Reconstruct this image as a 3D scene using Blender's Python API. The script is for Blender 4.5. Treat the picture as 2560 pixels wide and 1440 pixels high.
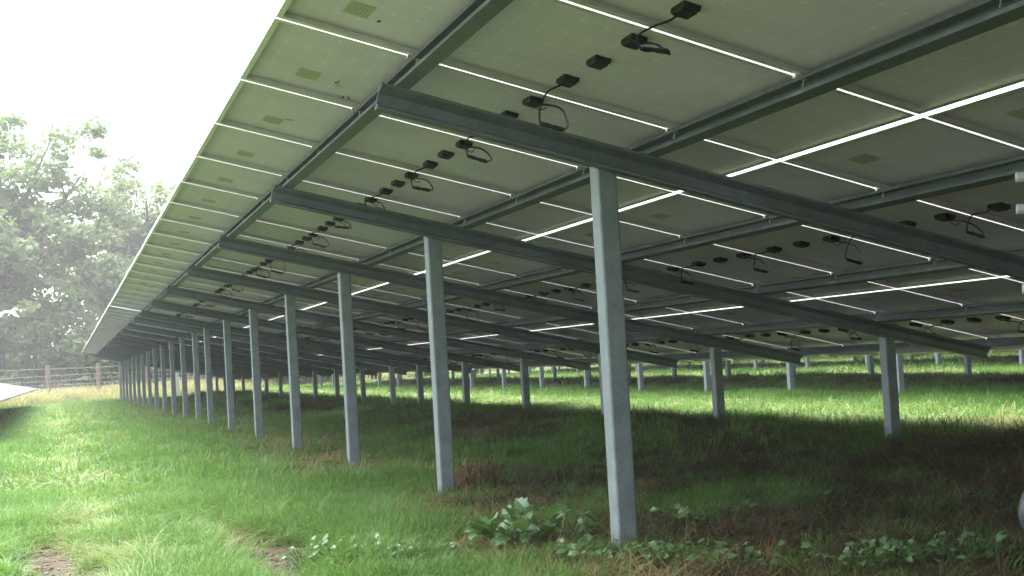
import bpy, math, random
import numpy as np
from mathutils import Vector, Matrix, Euler

random.seed(7)
rng = np.random.default_rng(11)
sc = bpy.context.scene
for o in list(bpy.data.objects):
    bpy.data.objects.remove(o)

# ---------------------------------------------------------------- camera
CAM = Vector((-0.8168, -5.2500, 1.0072))
cr = Vector((0.88502346, -0.46158922, -0.0605712))
cu = Vector((0.04343878, -0.04766313, 0.99791848))
cw = Vector((0.46351542, 0.88581241, 0.02213211))
cam_d = bpy.data.cameras.new("camera")
cam = bpy.data.objects.new("camera", cam_d)
sc.collection.objects.link(cam)
m = Matrix.Identity(4)
for i in range(3):
    m[i][0], m[i][1], m[i][2], m[i][3] = cr[i], cu[i], -cw[i], CAM[i]
cam.matrix_world = m
cam_d.sensor_width = 36.0
cam_d.lens = 3109.0 / 2560 * 36
cam_d.shift_x = -498.0 / 2560
cam_d.shift_y = 74.0 / 2560
cam_d.clip_start = 0.05
cam_d.clip_end = 5000
sc.camera = cam

# ---------------------------------------------------------------- sky, sun, exposure
SUN_EL, SUN_AZ = math.radians(76), math.atan2(-0.45, 0.89)
wd = bpy.data.worlds.new("World")
sc.world = wd
wd.use_nodes = True
nt = wd.node_tree
nt.nodes.clear()
sky = nt.nodes.new("ShaderNodeTexSky")
sky.sky_type = 'NISHITA'
sky.sun_disc = False
sky.sun_elevation = SUN_EL
sky.sun_rotation = SUN_AZ
sky.air_density = 1.0
sky.dust_density = 4.0
sky.ozone_density = 1.0
hs = nt.nodes.new("ShaderNodeHueSaturation")
hs.inputs['Saturation'].default_value = 0.55
bg = nt.nodes.new("ShaderNodeBackground")
bg.inputs['Strength'].default_value = 0.08
wo = nt.nodes.new("ShaderNodeOutputWorld")
nt.links.new(sky.outputs[0], hs.inputs['Color'])
nt.links.new(hs.outputs[0], bg.inputs['Color'])
nt.links.new(bg.outputs[0], wo.inputs['Surface'])

sun_d = bpy.data.lights.new("sun", 'SUN')
sun_d.energy = 1.5
sun_d.angle = math.radians(85)
sun_d.color = (1.0, 0.965, 0.90)
sun = bpy.data.objects.new("sun", sun_d)
sc.collection.objects.link(sun)
sv = Vector((math.sin(SUN_AZ) * math.cos(SUN_EL), math.cos(SUN_AZ) * math.cos(SUN_EL), math.sin(SUN_EL)))
sun.rotation_euler = sv.to_track_quat('Z', 'Y').to_euler()
sun.location = (-10, -10, 30)

vs = sc.view_settings
vs.view_transform = 'Standard'
vs.look = 'None'
vs.gamma = 1.0
vs.use_curve_mapping = False
vs.exposure = 3.5
cy = sc.cycles
cy.max_bounces = 14
cy.diffuse_bounces = 5
cy.glossy_bounces = 12
cy.transmission_bounces = 4
cy.volume_bounces = 1
cy.transparent_max_bounces = 8
cy.use_denoising = True
cy.sample_clamp_indirect = 10.0
HAZE_DENSITY = 0.0010

# ---------------------------------------------------------------- geometry constants (metres)
TH = math.radians(13.22)
ST, CT = math.sin(TH), math.cos(TH)
PITCH = 1.154          # panel column pitch along the row
ROW = 2.4234           # panel row pitch down the slope
PL, PW = 2.392, 1.134  # panel length, width
ZT = 2.45              # height of the top edge over the ground
PURL = [0.58, 1.82, 3.03, 4.265, 5.47, 6.69]
XTALL, XSHORT = 1.567, 5.46
ROWX = 8.81

# ---------------------------------------------------------------- helpers
class MB:
    def __init__(s):
        s.v = []; s.f = []; s.mi = []
    def quad(s, *p, mi=0):
        n = len(s.v); s.v += [tuple(q) for q in p]; s.f.append(tuple(range(n, n + len(p)))); s.mi.append(mi)
    def box(s, x0, x1, y0, y1, z0, z1, mi=0):
        n = len(s.v)
        s.v += [(x0,y0,z0),(x1,y0,z0),(x1,y1,z0),(x0,y1,z0),(x0,y0,z1),(x1,y0,z1),(x1,y1,z1),(x0,y1,z1)]
        for q in ((0,3,2,1),(4,5,6,7),(0,1,5,4),(1,2,6,5),(2,3,7,6),(3,0,4,7)):
            s.f.append(tuple(n + i for i in q)); s.mi.append(mi)
    def bevbox(s, x0, x1, y0, y1, z0, z1, b, mi=0):
        """box whose bottom face (z0) is chamfered by b"""
        n = len(s.v)
        s.v += [(x0+b,y0+b,z0),(x1-b,y0+b,z0),(x1-b,y1-b,z0),(x0+b,y1-b,z0),
                (x0,y0,z0+b),(x1,y0,z0+b),(x1,y1,z0+b),(x0,y1,z0+b),
                (x0,y0,z1),(x1,y0,z1),(x1,y1,z1),(x0,y1,z1)]
        for q in ((0,3,2,1),(8,9,10,11),(0,1,5,4),(1,2,6,5),(2,3,7,6),(3,0,4,7),(4,5,9,8),(5,6,10,9),(6,7,11,10),(7,4,8,11)):
            s.f.append(tuple(n + i for i in q)); s.mi.append(mi)
    def extrude(s, prof, a, b, mi=0, axis='y'):
        """closed 2D profile swept straight from a to b"""
        k = len(prof); n = len(s.v)
        for t in (a, b):
            for (p, q) in prof:
                s.v.append((p, t, q) if axis == 'y' else ((t, p, q) if axis == 'x' else (p, q, t)))
        for i in range(k):
            j = (i + 1) % k
            s.f.append((n+i, n+j, n+k+j, n+k+i)); s.mi.append(mi)
        s.f.append(tuple(n + i for i in range(k))[::-1]); s.mi.append(mi)
        s.f.append(tuple(n + k + i for i in range(k))); s.mi.append(mi)
    def tube(s, pts, r, seg=8, mi=0, caps=True):
        pts = [Vector(p) for p in pts]; n0 = len(s.v); k = len(pts)
        rr = r if isinstance(r, (list, tuple)) else [r] * k
        up = Vector((0.13, 0.27, 0.95))
        for i, p in enumerate(pts):
            d = (pts[min(i+1,k-1)] - pts[max(i-1,0)]).normalized()
            a = d.cross(up)
            if a.length < 1e-3: a = d.cross(Vector((1,0,0)))
            a.normalize(); b = d.cross(a)
            for j in range(seg):
                t = 2*math.pi*j/seg
                s.v.append(tuple(p + (a*math.cos(t) + b*math.sin(t))*rr[i]))
        for i in range(k-1):
            for j in range(seg):
                j2 = (j+1) % seg
                s.f.append((n0+i*seg+j, n0+i*seg+j2, n0+(i+1)*seg+j2, n0+(i+1)*seg+j)); s.mi.append(mi)
        if caps:
            s.f.append(tuple(n0+j for j in range(seg))[::-1]); s.mi.append(mi)
            s.f.append(tuple(n0+(k-1)*seg+j for j in range(seg))); s.mi.append(mi)
    def mesh(s, name, mats, smooth=False):
        me = bpy.data.meshes.new(name)
        me.from_pydata(s.v, [], s.f)
        for mt in (mats if isinstance(mats, (list, tuple)) else [mats]):
            me.materials.append(mt)
        me.polygons.foreach_set('material_index', s.mi)
        if smooth: me.polygons.foreach_set('use_smooth', [True]*len(s.f))
        me.update()
        return me

def link(name, me, parent=None, loc=(0,0,0), rot=(0,0,0)):
    o = bpy.data.objects.new(name, me)
    sc.collection.objects.link(o)
    o.location = loc; o.rotation_euler = rot
    if parent is not None: o.parent = parent
    return o
def thing(name, label, cat, loc=(0,0,0), rot=(0,0,0), group=None):
    o = link(name, None, None, loc, rot)
    o['label'] = label; o['category'] = cat
    if group: o['group'] = group
    return o
def tag(o, label=None, cat=None, group=None, kind=None):
    if label: o['label'] = label
    if cat: o['category'] = cat
    if group: o['group'] = group
    if kind: o['kind'] = kind
    return o

# ---------------------------------------------------------------- materials
def mat(name):
    mt = bpy.data.materials.new(name); mt.use_nodes = True
    t = mt.node_tree; t.nodes.clear()
    out = t.nodes.new("ShaderNodeOutputMaterial")
    return mt, t, out
def N(t, typ, **kw):
    n = t.nodes.new(typ)
    for k, v in kw.items():
        if k in n.inputs: n.inputs[k].default_value = v
        else: setattr(n, k, v)
    return n
def bsdf(t, out, rough=0.6, metal=0.0, spec=0.5):
    b = N(t, "ShaderNodeBsdfPrincipled", Roughness=rough, Metallic=metal)
    b.inputs['Specular IOR Level'].default_value = spec
    t.links.new(b.outputs[0], out.inputs['Surface'])
    return b
def ramp(t, fac, stops):
    r = t.nodes.new("ShaderNodeValToRGB")
    e = r.color_ramp.elements
    while len(e) > 1: e.remove(e[-1])
    e[0].position, e[0].color = stops[0][0], (*stops[0][1], 1)
    for p, c in stops[1:]:
        x = e.new(p); x.color = (*c, 1)
    t.links.new(fac, r.inputs[0])
    return r.outputs[0]
def mixc(t, fac, a, b, typ='MIX'):
    n = t.nodes.new("ShaderNodeMix"); n.data_type = 'RGBA'; n.blend_type = typ
    for s, x in ((0, fac), (6, a), (7, b)):
        if hasattr(x, 'is_linked'): t.links.new(x, n.inputs[s])
        else: n.inputs[s].default_value = x if s == 0 else (*x, 1) if len(x) == 3 else x
    return n.outputs[2]
def noise(t, scale, detail=4, rough=0.55, coord='Object', dist=0.0):
    tc = t.nodes.new("ShaderNodeTexCoord")
    n = N(t, "ShaderNodeTexNoise", Scale=scale, Detail=detail, Roughness=rough, Distortion=dist)
    if coord == 'Position':
        g = t.nodes.new("ShaderNodeNewGeometry"); t.links.new(g.outputs['Position'], n.inputs['Vector'])
    else:
        t.links.new(tc.outputs[coord], n.inputs['Vector'])
    return n.outputs['Fac']
def bump(t, b, h, strength=0.3, dist=0.01):
    n = N(t, "ShaderNodeBump", Strength=strength, Distance=dist)
    t.links.new(h, n.inputs['Height']); t.links.new(n.outputs[0], b.inputs['Normal'])

def mth(op, a, b2=None, c=None):
    n = t.nodes.new("ShaderNodeMath"); n.operation = op
    for i, x in enumerate((a, b2, c)):
        if x is None: continue
        if hasattr(x, 'is_linked'): t.links.new(x, n.inputs[i])
        else: n.inputs[i].default_value = x
    return n.outputs[0]

def galv(name, c0, c1, rough=0.5, metal=0.55):
    global t
    mt, t, out = mat(name); b = bsdf(t, out, rough, metal)
    f = noise(t, 9, 5, 0.65, 'Position')
    v = N(t, "ShaderNodeTexVoronoi", Scale=140.0)
    g = t.nodes.new("ShaderNodeNewGeometry"); t.links.new(g.outputs['Position'], v.inputs['Vector'])
    c = ramp(t, f, [(0.3, c0), (0.7, c1)])
    c2 = mixc(t, 0.22, c, v.outputs['Color'], 'SOFT_LIGHT')
    spz = t.nodes.new("ShaderNodeSeparateXYZ"); t.links.new(g.outputs['Position'], spz.inputs[0])
    sf = noise(t, 14, 5, 0.75, 'Position', 1.0)
    lo = t.nodes.new("ShaderNodeClamp"); t.links.new(mth('SUBTRACT', mth('MULTIPLY', sf, 1.5), mth('ADD', mth('MULTIPLY', spz.outputs[2], 3.2), 0.25)), lo.inputs[0])
    c2 = mixc(t, mth('MULTIPLY', lo.outputs[0], 0.75), c2, (0.09,0.065,0.04))
    c2 = mixc(t, mth('MULTIPLY', mth('GREATER_THAN', noise(t, 30, 6, 0.8, 'Position', 0.6), 0.66), 0.35), c2, (c1[0]*1.5, c1[1]*1.5, c1[2]*1.5))
    t.links.new(c2, b.inputs['Base Color'])
    rr = N(t, "ShaderNodeMapRange"); rr.inputs['To Min'].default_value = rough-0.1; rr.inputs['To Max'].default_value = rough+0.14
    t.links.new(f, rr.inputs[0]); t.links.new(rr.outputs[0], b.inputs['Roughness'])
    bump(t, b, noise(t, 60, 3, 0.6, 'Position'), 0.12, 0.004)
    return mt
M_POST = galv("galvanised_post", (0.15,0.185,0.19), (0.225,0.26,0.265), 0.5, 0.25)
M_RAIL = galv("galvanised_rail", (0.105,0.13,0.15), (0.165,0.195,0.215), 0.44, 0.4)
M_FRAME, _t, _o = mat("anodised_frame"); _b = bsdf(_t, _o, 0.38, 0.6)
_b.inputs['Base Color'].default_value = (0.78,0.775,0.79,1)
M_CLAMP, _t, _o = mat("bright_clamp"); _b = bsdf(_t, _o, 0.4, 0.5); _b.inputs['Base Color'].default_value = (0.55,0.56,0.57,1)

# back sheet: white, lilac tint offsets green bounce light; cell grid faintly showing through
M_BACK, t, out = mat("back_sheet"); b = bsdf(t, out, 0.42, 0.0, 0.4)
tc = t.nodes.new("ShaderNodeTexCoord"); sx = t.nodes.new("ShaderNodeSeparateXYZ"); t.links.new(tc.outputs['Object'], sx.inputs[0])
fu = mth('PINGPONG', mth('MULTIPLY', sx.outputs[0], 1/0.0975), 0.5)
fv = mth('PINGPONG', mth('MULTIPLY', sx.outputs[1], 1/0.1885), 0.5)
lu, lv = mth('LESS_THAN', fu, 0.035), mth('LESS_THAN', fv, 0.018)
tick = mth('MAXIMUM', mth('MULTIPLY', lv, mth('LESS_THAN', fu, 0.20)), mth('MULTIPLY', lu, mth('LESS_THAN', fv, 0.10)))
oi = t.nodes.new("ShaderNodeObjectInfo")
f1 = noise(t, 2.3, 6, 0.65, 'Position'); f2 = noise(t, 38, 5, 0.75, 'Position'); f3 = noise(t, 7.0, 4, 0.7, 'Position', 1.2)
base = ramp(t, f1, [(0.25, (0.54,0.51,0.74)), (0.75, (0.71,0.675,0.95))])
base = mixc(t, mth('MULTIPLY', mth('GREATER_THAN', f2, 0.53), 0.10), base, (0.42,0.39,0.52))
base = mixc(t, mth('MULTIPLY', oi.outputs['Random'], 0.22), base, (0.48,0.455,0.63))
grid = mth('MAXIMUM', lv, lu)
base = mixc(t, mth('MULTIPLY', grid, 0.12), base, (0.95,0.92,1.0))
base = mixc(t, mth('MULTIPLY', mth('MULTIPLY', tick, mth('GREATER_THAN', f3, 0.47)), 0.30), base, (1.0,0.96,0.98))
# grime drawn along the lower lip of the frame and drip stains
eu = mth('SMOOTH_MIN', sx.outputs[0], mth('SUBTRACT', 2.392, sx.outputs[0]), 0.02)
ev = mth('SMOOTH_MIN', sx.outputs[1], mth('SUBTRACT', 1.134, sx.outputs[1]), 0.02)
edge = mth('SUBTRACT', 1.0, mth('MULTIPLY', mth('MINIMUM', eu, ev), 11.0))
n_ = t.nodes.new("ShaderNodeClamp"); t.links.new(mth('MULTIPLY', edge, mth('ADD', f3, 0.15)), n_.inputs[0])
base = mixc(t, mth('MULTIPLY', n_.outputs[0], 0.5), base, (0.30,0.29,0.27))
st_ = mth('MULTIPLY', mth('GREATER_THAN', noise(t, 3.2, 6, 0.8, 'Position', 2.0), 0.635), 0.22)
base = mixc(t, st_, base, (0.38,0.36,0.34))
t.links.new(base, b.inputs['Base Color'])
M_GLASS, _t, _o = mat("panel_glass"); _b = bsdf(_t, _o, 0.45, 0.0, 0.7); _b.inputs['Base Color'].default_value = (0.015,0.02,0.035,1)
M_BLACK, t, out = mat("black_plastic"); b = bsdf(t, out, 0.6, 0, 0.3); b.inputs['Base Color'].default_value = (0.008,0.008,0.009,1)
M_LABEL, t, out = mat("rating_label"); b = bsdf(t, out, 0.5)
tc = t.nodes.new("ShaderNodeTexCoord"); sx = t.nodes.new("ShaderNodeSeparateXYZ"); t.links.new(tc.outputs['Object'], sx.inputs[0])
ln = mth('LESS_THAN', mth('PINGPONG', mth('MULTIPLY', sx.outputs[0], 1/0.013), 0.5), 0.16)
wn = noise(t, 70, 1, 0.5)
t.links.new(mixc(t, mth('MULTIPLY', ln, mth('GREATER_THAN', wn, 0.46)), (0.40,0.43,0.38), (0.20,0.21,0.19)), b.inputs['Base Color'])
M_HOLE, _t, _o = mat("dark_slot"); _b = bsdf(_t, _o, 0.8); _b.inputs['Base Color'].default_value = (0.02,0.022,0.024,1)
M_WHITE, t, out = mat("white_plastic"); b = bsdf(t, out, 0.4)
t.links.new(ramp(t, noise(t, 30, 4), [(0.3,(0.24,0.26,0.25)),(0.7,(0.30,0.32,0.31))]), b.inputs['Base Color'])
M_HOSE, t, out = mat("grey_hose"); b = bsdf(t, out, 0.38)
t.links.new(ramp(t, noise(t, 18, 4), [(0.3,(0.024,0.026,0.030)),(0.7,(0.036,0.038,0.043))]), b.inputs['Base Color'])

def leafmat(name, cols, transl=0.4, rough=0.55, var=0.5, spec=0.35, pos_scale=0.35):
    mt, t, out = mat(name)
    oi = t.nodes.new("ShaderNodeObjectInfo")
    f = noise(t, pos_scale, 3, 0.6, 'Position')
    at = N(t, "ShaderNodeAttribute", attribute_name="tint")
    a = t.nodes.new("ShaderNodeMath"); a.operation = 'MULTIPLY_ADD'
    t.links.new(oi.outputs['Random'], a.inputs[0]); a.inputs[1].default_value = var*0.6
    m2 = t.nodes.new("ShaderNodeMath"); m2.operation = 'MULTIPLY_ADD'
    t.links.new(f, m2.inputs[0]); m2.inputs[1].default_value = 0.9; m2.inputs[2].default_value = -0.2 - var*0.3
    t.links.new(m2.outputs[0], a.inputs[2])
    a2 = t.nodes.new("ShaderNodeMath"); a2.operation = 'ADD'
    t.links.new(a.outputs[0], a2.inputs[0]); t.links.new(at.outputs['Fac'], a2.inputs[1])
    n = len(cols)
    c = ramp(t, a2.outputs[0], [(0.15 + 0.7*i/(n-1), cols[i]) for i in range(n)])
    b = N(t, "ShaderNodeBsdfPrincipled", Roughness=rough); b.inputs['Specular IOR Level'].default_value = spec
    t.links.new(c, b.inputs['Base Color'])
    tr = t.nodes.new("ShaderNodeBsdfTranslucent"); t.links.new(mixc(t, 0.5, c, (0.17,0.30,0.045)), tr.inputs[0])
    ms = t.nodes.new("ShaderNodeMixShader"); ms.inputs[0].default_value = transl
    t.links.new(b.outputs[0], ms.inputs[1]); t.links.new(tr.outputs[0], ms.inputs[2])
    t.links.new(ms.outputs[0], out.inputs['Surface'])
    return mt
M_GRASS = leafmat("grass_blade", [(0.042,0.115,0.022),(0.065,0.165,0.028),(0.10,0.205,0.038),(0.155,0.225,0.065)], 0.42, 0.55, 0.5, 0.35, 0.8)
M_STRAW = leafmat("dry_grass_blade", [(0.13,0.085,0.035),(0.20,0.145,0.06),(0.25,0.19,0.085)], 0.25, 0.7)
M_THATCH = leafmat("brown_thatch", [(0.022,0.013,0.006),(0.040,0.024,0.010),(0.075,0.046,0.020)], 0.12, 0.8)  # dead thatch, its brown darkened to deepen the shade under the tables
M_HEAP = leafmat("dead_grass_heap", [(0.10,0.055,0.028),(0.17,0.095,0.05),(0.25,0.155,0.08)], 0.2, 0.8)
M_TALL = leafmat("pale_tall_grass", [(0.24,0.20,0.11),(0.32,0.27,0.15),(0.28,0.27,0.11)], 0.35, 0.7)
M_TREE = leafmat("tree_leaf", [(0.09,0.12,0.075),(0.12,0.155,0.09),(0.155,0.18,0.105)], 0.5, 0.5, 0.2)
M_TREE2 = leafmat("tree_leaf_yellow", [(0.105,0.125,0.075),(0.135,0.155,0.085),(0.17,0.175,0.095)], 0.5, 0.5, 0.2)
M_SHRUB = leafmat("shrub_leaf", [(0.05,0.08,0.038),(0.075,0.11,0.046),(0.11,0.14,0.06)], 0.42, 0.5, 0.3)
M_WEED = leafmat("weed_leaf", [(0.055,0.13,0.04),(0.085,0.17,0.05),(0.12,0.20,0.08)], 0.3, 0.42, 0.4, 0.5, 3.0)
M_WEED2 = leafmat("pale_weed_leaf", [(0.07,0.145,0.045),(0.10,0.18,0.06),(0.145,0.215,0.095)], 0.28, 0.42, 0.4, 0.5, 3.0)
M_BARK, t, out = mat("bark"); b = bsdf(t, out, 0.85)
t.links.new(ramp(t, noise(t, 3, 5), [(0.3,(0.05,0.042,0.034)),(0.7,(0.11,0.095,0.08))]), b.inputs['Base Color'])
M_WOOD, t, out = mat("fence_timber"); b = bsdf(t, out, 0.75)
t.links.new(ramp(t, noise(t, 6, 5), [(0.3,(0.10,0.068,0.050)),(0.7,(0.16,0.105,0.078))]), b.inputs['Base Color'])
M_WIRE, _t, _o = mat("fence_wire"); _b = bsdf(_t, _o, 0.4, 0.6); _b.inputs['Base Color'].default_value = (0.24,0.25,0.25,1)
M_STONE, t, out = mat("lichen_stone"); b = bsdf(t, out, 0.85)
t.links.new(ramp(t, noise(t, 22, 6, 0.65), [(0.3,(0.20,0.19,0.14)),(0.55,(0.33,0.32,0.25)),(0.75,(0.24,0.25,0.15))]), b.inputs['Base Color'])
bump(t, b, noise(t, 40, 5, 0.6), 0.6, 0.01)

# ---------------------------------------------------------------- ground
def vnoise(x, y, seed=0):
    x = np.asarray(x, float); y = np.asarray(y, float)
    xi = np.floor(x).astype(np.int64); yi = np.floor(y).astype(np.int64)
    fx = x - xi; fy = y - yi; fx = fx*fx*(3-2*fx); fy = fy*fy*(3-2*fy)
    def h(a, b):
        n = (a*374761393 + b*668265263 + seed*974634777) & 0x7fffffff
        n = ((n ^ (n >> 13)) * 1274126177) & 0x7fffffff
        return ((n ^ (n >> 16)) & 0xffff) / 65535.0
    return (h(xi,yi)*(1-fx)+h(xi+1,yi)*fx)*(1-fy) + (h(xi,yi+1)*(1-fx)+h(xi+1,yi+1)*fx)*fy
def fbm(x, y, seed=0, o=3):
    s = 0; a = 0.5; tot = 0
    for i in range(o):
        s = s + a*vnoise(x*2**i, y*2**i, seed+i); tot += a; a *= 0.5
    return s/tot
def ridge(x, y):
    """bank of dug soil under the low side of every row of tables"""
    s = 0
    for i in range(-1, 7):
        c = XSHORT - 0.42 + ROWX*i + 0.35*(vnoise(y*0.35, y*0+i*7.3, 5)-0.5)
        w = 0.42 + 0.16*vnoise(y*0.5, y*0+i*3.1, 6)
        amp = np.where(i < 0, 0.03, 0.055 + 0.12*vnoise(y*0.62, y*0+i*5.7, 7)**1.5 + 0.075*vnoise(y*2.6, y*0+i*2.2, 8)**1.4 + 0.03*vnoise(y*7.0, y*0+i*2.9, 9))
        s = s + amp*np.exp(-((x-c)/w)**2)
    return s
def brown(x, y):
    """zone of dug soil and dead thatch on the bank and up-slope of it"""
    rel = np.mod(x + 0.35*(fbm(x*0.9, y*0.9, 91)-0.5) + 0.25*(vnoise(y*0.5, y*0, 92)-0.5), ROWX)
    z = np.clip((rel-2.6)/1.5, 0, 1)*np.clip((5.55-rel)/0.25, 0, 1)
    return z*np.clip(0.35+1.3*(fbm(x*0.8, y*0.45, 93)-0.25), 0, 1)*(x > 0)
def dirt(x, y):
    """bare scraped soil near the camera"""
    d = 0
    for (cx, cy2, rx, ry, sd) in ((-0.94,2.8,0.30,1.2,1),(0.03,2.75,0.17,0.5,2),(0.14,1.75,0.30,0.95,3),(0.10,1.0,0.2,0.6,4),(-0.72,2.1,0.2,0.6,5)):
        d = np.maximum(d, 1.25 - np.sqrt(((x-cx)/rx)**2 + ((y-cy2)/ry)**2) + 1.25*(fbm(x*5, y*3, 40+sd)-0.5))
    return np.clip(d*1.6, 0, 1)
def height(x, y):
    h = 0.10*(fbm(x*0.45, y*0.45, 1)-0.5) + 0.05*(fbm(x*1.9, y*1.9, 2)-0.5)
    far = np.clip((np.hypot(x, y) - 90)/200, 0, 1)
    d = dirt(x, y)
    return (h + ridge(x, y))*(1-far) - d*0.025 + d*0.05*(fbm(x*9, y*9, 3)-0.5)
def H(x, y): return float(height(np.array([x]), np.array([y]))[0])

def axis(lo, hi, step, far):
    a = list(np.arange(lo, hi, step)); s = step
    while a[-1] < far: s *= 1.09; a.append(a[-1]+s)
    s = step
    while a[0] > -far: s *= 1.09; a.insert(0, a[0]-s)
    return np.array(a)
gx = axis(-3, 12, 0.10, 2600); gy = axis(-3, 14, 0.10, 2600)
GX, GY = np.meshgrid(gx, gy, indexing='ij')
GZ = height(GX, GY)
nx, ny = len(gx), len(gy)
verts = np.stack([GX, GY, GZ], -1).reshape(-1, 3)
ii, jj = np.meshgrid(np.arange(nx-1), np.arange(ny-1), indexing='ij')
q = np.stack([ii*ny+jj, (ii+1)*ny+jj, (ii+1)*ny+jj+1, ii*ny+jj+1], -1).reshape(-1, 4)
gm = bpy.data.meshes.new("field")
gm.vertices.add(len(verts)); gm.vertices.foreach_set('co', verts.ravel())
gm.loops.add(q.size); gm.loops.foreach_set('vertex_index', q.ravel())
gm.polygons.add(len(q)); gm.polygons.foreach_set('loop_start', np.arange(0, q.size, 4))
gm.update(calc_edges=True); gm.validate()
gm.polygons.foreach_set('use_smooth', [True]*len(q))
at = gm.attributes.new("soil", 'FLOAT', 'POINT')
at.data.foreach_set('value', np.clip(brown(GX, GY)*1.3, 0, 1).ravel())
at = gm.attributes.new("bare", 'FLOAT', 'POINT')
at.data.foreach_set('value', dirt(GX, GY).ravel())
M_FIELD, t, out = mat("field_ground"); b = bsdf(t, out, 0.95, 0, 0.2)
f1 = noise(t, 0.9, 6, 0.6, 'Position'); f2 = noise(t, 26, 5, 0.7, 'Position'); f3 = noise(t, 0.05, 4, 0.6, 'Position')
c = ramp(t, f1, [(0.3,(0.035,0.055,0.014)),(0.55,(0.06,0.095,0.022)),(0.75,(0.085,0.10,0.032))])
c = mixc(t, mth('MULTIPLY', f2, 0.55), c, (0.07,0.055,0.025))
c = mixc(t, mth('MULTIPLY', f3, 0.25), c, (0.14,0.15,0.06))
a1 = N(t, "ShaderNodeAttribute", attribute_name="soil"); a2 = N(t, "ShaderNodeAttribute", attribute_name="bare")
c = mixc(t, a1.outputs['Fac'], c, ramp(t, f2, [(0.3,(0.014,0.008,0.004)),(0.7,(0.036,0.021,0.010))]))  # dug soil, brown made darker to deepen the shade on the banks
c = mixc(t, a2.outputs['Fac'], c, ramp(t, noise(t, 45, 6, 0.75, 'Position'), [(0.3,(0.018,0.013,0.010)),(0.5,(0.065,0.048,0.036)),(0.68,(0.14,0.11,0.088))]))
t.links.new(c, b.inputs['Base Color'])
bump(t, b, f2, 0.9, 0.03)
gm.materials.append(M_FIELD)
tag(link("field", gm), kind='structure')

# ---------------------------------------------------------------- table pieces (meshes shared by every copy)
def cprof(w, h, th, lip):
    """lipped channel: web at x=w, open to x=0; spans z -h..0"""
    return [(0,0),(w,0),(w,-h),(0,-h),(0,-h+lip),(th,-h+lip),(th,-h+th),(w-th,-h+th),(w-th,-th),(th,-th),(th,-lip),(0,-lip)]
def rounded_c(w, d, r, th, lip):
    """plan of a post: web and sides closed towards -y, open to +y, rounded outer corners"""
    o = []
    o.append((-w/2+lip, d/2)); o.append((-w/2+r*0.3, d/2)); o.append((-w/2, d/2-r*0.3))
    for k in range(5):
        a = math.pi + k*math.pi/8
        o.append((-w/2+r+r*math.cos(a), -d/2+r+r*math.sin(a)))
    for k in range(5):
        a = 1.5*math.pi + k*math.pi/8
        o.append((w/2-r+r*math.cos(a), -d/2+r+r*math.sin(a)))
    o += [(w/2, d/2-r*0.3), (w/2-r*0.3, d/2), (w/2-lip, d/2), (w/2-lip, d/2-th), (w/2-th, d/2-th), (w/2-th, -d/2+th), (-w/2+th, -d/2+th), (-w/2+th, d/2-th), (-w/2+lip, d/2-th)]
    return o
POSTPROF = rounded_c(0.104, 0.100, 0.013, 0.004, 0.022)
def post_mesh(name, u):
    top = ZT - (u*ST) - 0.10
    mb = MB(); mb.extrude(POSTPROF, -0.5, top, axis='z'); return mb.mesh(name, M_POST)
def uz(x): return x/CT
ME_TALL = post_mesh("post_tall", uz(XTALL))
ME_SHORT = post_mesh("post_short", uz(XSHORT))
mb = MB(); RF0, RF1 = 0.52, 6.70
mb.extrude([(-0.062,0),(0,0),(0,-0.118),(-0.054,-0.118),(-0.054,-0.104),(-0.018,-0.090),(-0.018,-0.042),(-0.062,-0.014)][::-1], RF0, RF1, axis='x')
ME_RAFTER = mb.mesh("rafter", M_RAIL)
# panel laminate
mb = MB(); mb.box(0.004, PL-0.004, 0.004, PW-0.004, 0.029, 0.0345)
mb.mi[1] = 1
ME_LAM = mb.mesh("laminate", [M_BACK, M_GLASS])
# panel frame: outer walls and inward bottom lips
mb = MB(); e = 0.0035; lw, ls = 0.030, 0.024
mb.box(0, PL, 0, e, 0.0025, 0.036); mb.box(0, PL, PW-e, PW, 0.0025, 0.036)
mb.box(0, e, e, PW-e, 0.0025, 0.036); mb.box(PL-e, PL, e, PW-e, 0.0025, 0.036)
mb.box(0, PL, 0, lw, 0, 0.0025); mb.box(0, PL, PW-lw, PW, 0, 0.0025)
mb.box(0, ls, lw, PW-lw, 0, 0.0025); mb.box(PL-ls, PL, lw, PW-lw, 0, 0.0025)
ME_FRAME = mb.mesh("frame", M_FRAME)
# junction box
mb = MB(); mb.bevbox(-0.034, 0.034, -0.053, 0.053, 0.003, 0.0288, 0.008)
mb.box(-0.014, 0.014, 0.053, 0.066, 0.010, 0.024); mb.box(-0.028, 0.028, -0.040, 0.040, 0.0005, 0.003)
ME_JB = mb.mesh("junction_box", M_BLACK)
mb = MB(); mb.box(-0.05, 0.05, -0.085, 0.085, 0.0280, 0.0287); ME_LABEL = mb.mesh("rating_label", M_LABEL)
def bez(pts, n=7):
    """smooth curve through points"""
    P = [Vector(p) for p in pts]; P = [P[0]*2-P[1]] + P + [P[-1]*2-P[-2]]; o = []
    for i in range(1, len(P)-2):
        for k in range(n):
            s = k/n
            o.append(0.5*((2*P[i]) + (P[i+1]-P[i-1])*s + (2*P[i-1]-5*P[i]+4*P[i+1]-P[i+2])*s*s + (3*P[i]-P[i-1]-3*P[i+1]+P[i+2])*s**3))
    o.append(P[-2]); return o
ME_CABLES = []; ME_CONN = []
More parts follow.
